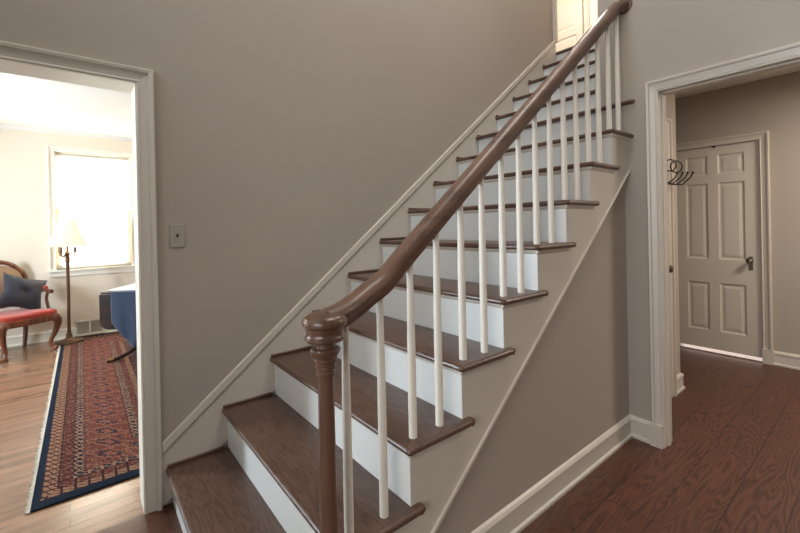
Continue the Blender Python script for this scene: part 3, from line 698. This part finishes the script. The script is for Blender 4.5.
# pillow
pw = thing('throw_pillow', 'slate blue square throw pillow with a centre button leaning on the red seat', 'pillow', (0, 0, 0))
u = Matrix.Rotation(math.radians(32), 3, 'Z')
pc = u @ Vector((.10, .035, 0)) + Vector((-.885, 3.868, 0)); pw.location = (pc.x, pc.y, ZF+.645)
pw.rotation_euler = (math.radians(-26), math.radians(20), math.radians(22))
bm = bmesh.new(); n = 20; gr = {}
for sd in (-1, 1):
    for i in range(n+1):
        for j in range(n+1):
            a, b = i/n*2-1, j/n*2-1; e = (1-a**2)*(1-b**2); th = .075*max(e, 0)**.42
            k_ = 1-.20*(1-abs(a*b))*max(abs(a), abs(b))**2
            dd = math.hypot(a, b); th -= .035*math.exp(-(dd/.16)**2); 
            gr[sd, i, j] = bm.verts.new((a*.205*k_, sd*max(th, 0.0005), b*.205*k_))
for sd in (-1, 1):
    for i in range(n):
        for j in range(n):
            bm.faces.new([gr[sd, i, j], gr[sd, i+1, j], gr[sd, i+1, j+1], gr[sd, i, j+1]])
bmesh.ops.remove_doubles(bm, verts=bm.verts, dist=.0012)
obj('cushion', bm, M_pillow, pw, smooth=True, local=True, angle=120)
bm = bmesh.new(); bmesh.ops.create_uvsphere(bm, u_segments=14, v_segments=8, radius=.022); bmesh.ops.scale(bm, verts=bm.verts, vec=(1, .4, 1)); bmesh.ops.translate(bm, verts=bm.verts, vec=(0, -.042, 0)); obj('button', bm, M_pillow, pw, smooth=True, local=True)

# ------------------------------------------------------------------ drop-leaf table (local x along the hanging leaf, y to the back)
TR = math.radians(-35)
tb = thing('drop_leaf_table', 'dark mahogany drop leaf table on curved pedestal legs beside the doorway', 'table', (-.155, 2.76, ZF+.011), TR)
TH = .70
bm = bmesh.new(); bx(bm, 0, 1.0, 0.0, .62, TH-.02, TH); obj('tabletop', bm, M_mahog, tb, local=True, bevel=.006)
bm = bmesh.new(); rc = .09; pts = [(0.0, TH-.022), (0.0, .33+rc)] + [(rc-rc*math.cos(a), .33+rc-rc*math.sin(a)) for a in [PI/2*i/6 for i in range(1, 7)]] + [(1-rc+rc*math.sin(a), .33+rc-rc*math.cos(a)) for a in [PI/2*i/6 for i in range(0, 7)]] + [(1.0, TH-.022)]
prism(bm, pts, -.02, 0.0, 'Y'); obj('drop_leaf', bm, M_mahog, tb, local=True, bevel=.004)
bm = bmesh.new(); bx(bm, .06, .94, .04, .58, TH-.10, TH-.02); obj('apron', bm, M_mahog, tb, local=True, bevel=.003)
bm = bmesh.new(); lathe(bm, [(0, .18), (.05, .18), (.06, .22), (.04, .27), (.032, .36), (.05, .44), (.06, .5), (.035, .54), (.05, .58), (.05, TH-.1), (0, TH-.1)], 24, (.5, .31, 0)); obj('pedestal', bm, M_mahog, tb, smooth=True, local=True)
for sx, sy in ((-1, -1), (1, -1), (-1, 1), (1, 1)):
    bm = bmesh.new(); dx, dy = sx*.38, sy*.30
    p = smoothpts([(.5+.03*sx, .31+.03*sy, .27), (.5+.25*dx, .31+.25*dy, .25), (.5+.55*dx, .31+.55*dy, .13), (.5+.85*dx, .31+.85*dy, .045), (.5+dx*1.12, .31+dy*1.12, .018)], 5)
    n_ = len(p); tube(bm, p, [.028-.012*i/(n_-1) for i in range(n_)], 12); lg = obj('leg', bm, M_mahog, tb, smooth=True, local=True)
    bm = bmesh.new(); tube(bm, [p[-3], p[-2], p[-1]+(p[-1]-p[-2])*.3], [.0185, .0185, .014], 12); obj('brass_toe', bm, M_brass, lg, smooth=True, local=True)
# cloth over the table, one corner hanging over the leaf
tc_ = thing('tablecloth', 'blue cloth draped over the dark drop leaf table with a pointed corner hanging', 'tablecloth', (-.155, 2.76, ZF+.011), TR)
bm = bmesh.new(); nx, nz = 24, 18; front = []
def hem(x):      # lower edge of the hanging corner
    return .40-.26*max(0, 1-abs(x-.32)/.20) if x > .12 else .40
for i in range(nx+1):
    x = .115+.42*i/nx; col_ = []
    for j in range(nz+1):
        z = TH+.004 + (hem(x)-TH-.004)*j/nz
        col_.append(bm.verts.new((x, -.028-.006*math.sin(x*40)*(j/nz), z)))
    front.append(col_)
for A, B in zip(front, front[1:]):
    for j in range(nz): bm.faces.new((A[j], B[j], B[j+1], A[j+1]))
top = [[bm.verts.new((.115+.42*i/nx, y, TH+.004)) for y in (-.028, .0, .1, .2, .3)] for i in range(nx+1)]
for A, B in zip(top, top[1:]):
    for j in range(4): bm.faces.new((A[j], A[j+1], B[j+1], B[j]))
cl_ = obj('blue_cloth', bm, M_cloth, tc_, smooth=True, local=True, angle=50)
q = cl_.modifiers.new('thickness', 'SOLIDIFY'); q.thickness = .003; q.offset = 0
bm = bmesh.new(); bx(bm, .01, .9, .06, .56, TH+.0065, TH+.0095)
lr = obj('table_layer', bm, M_white_layer, None, bevel=.001); lr.location = (-.155, 2.76, ZF+.011); lr.rotation_euler = (0, 0, TR)  # thin white layer covering the tabletop
tag(lr, 'thin white layer lying flat on top of the blue cloth', 'table runner')
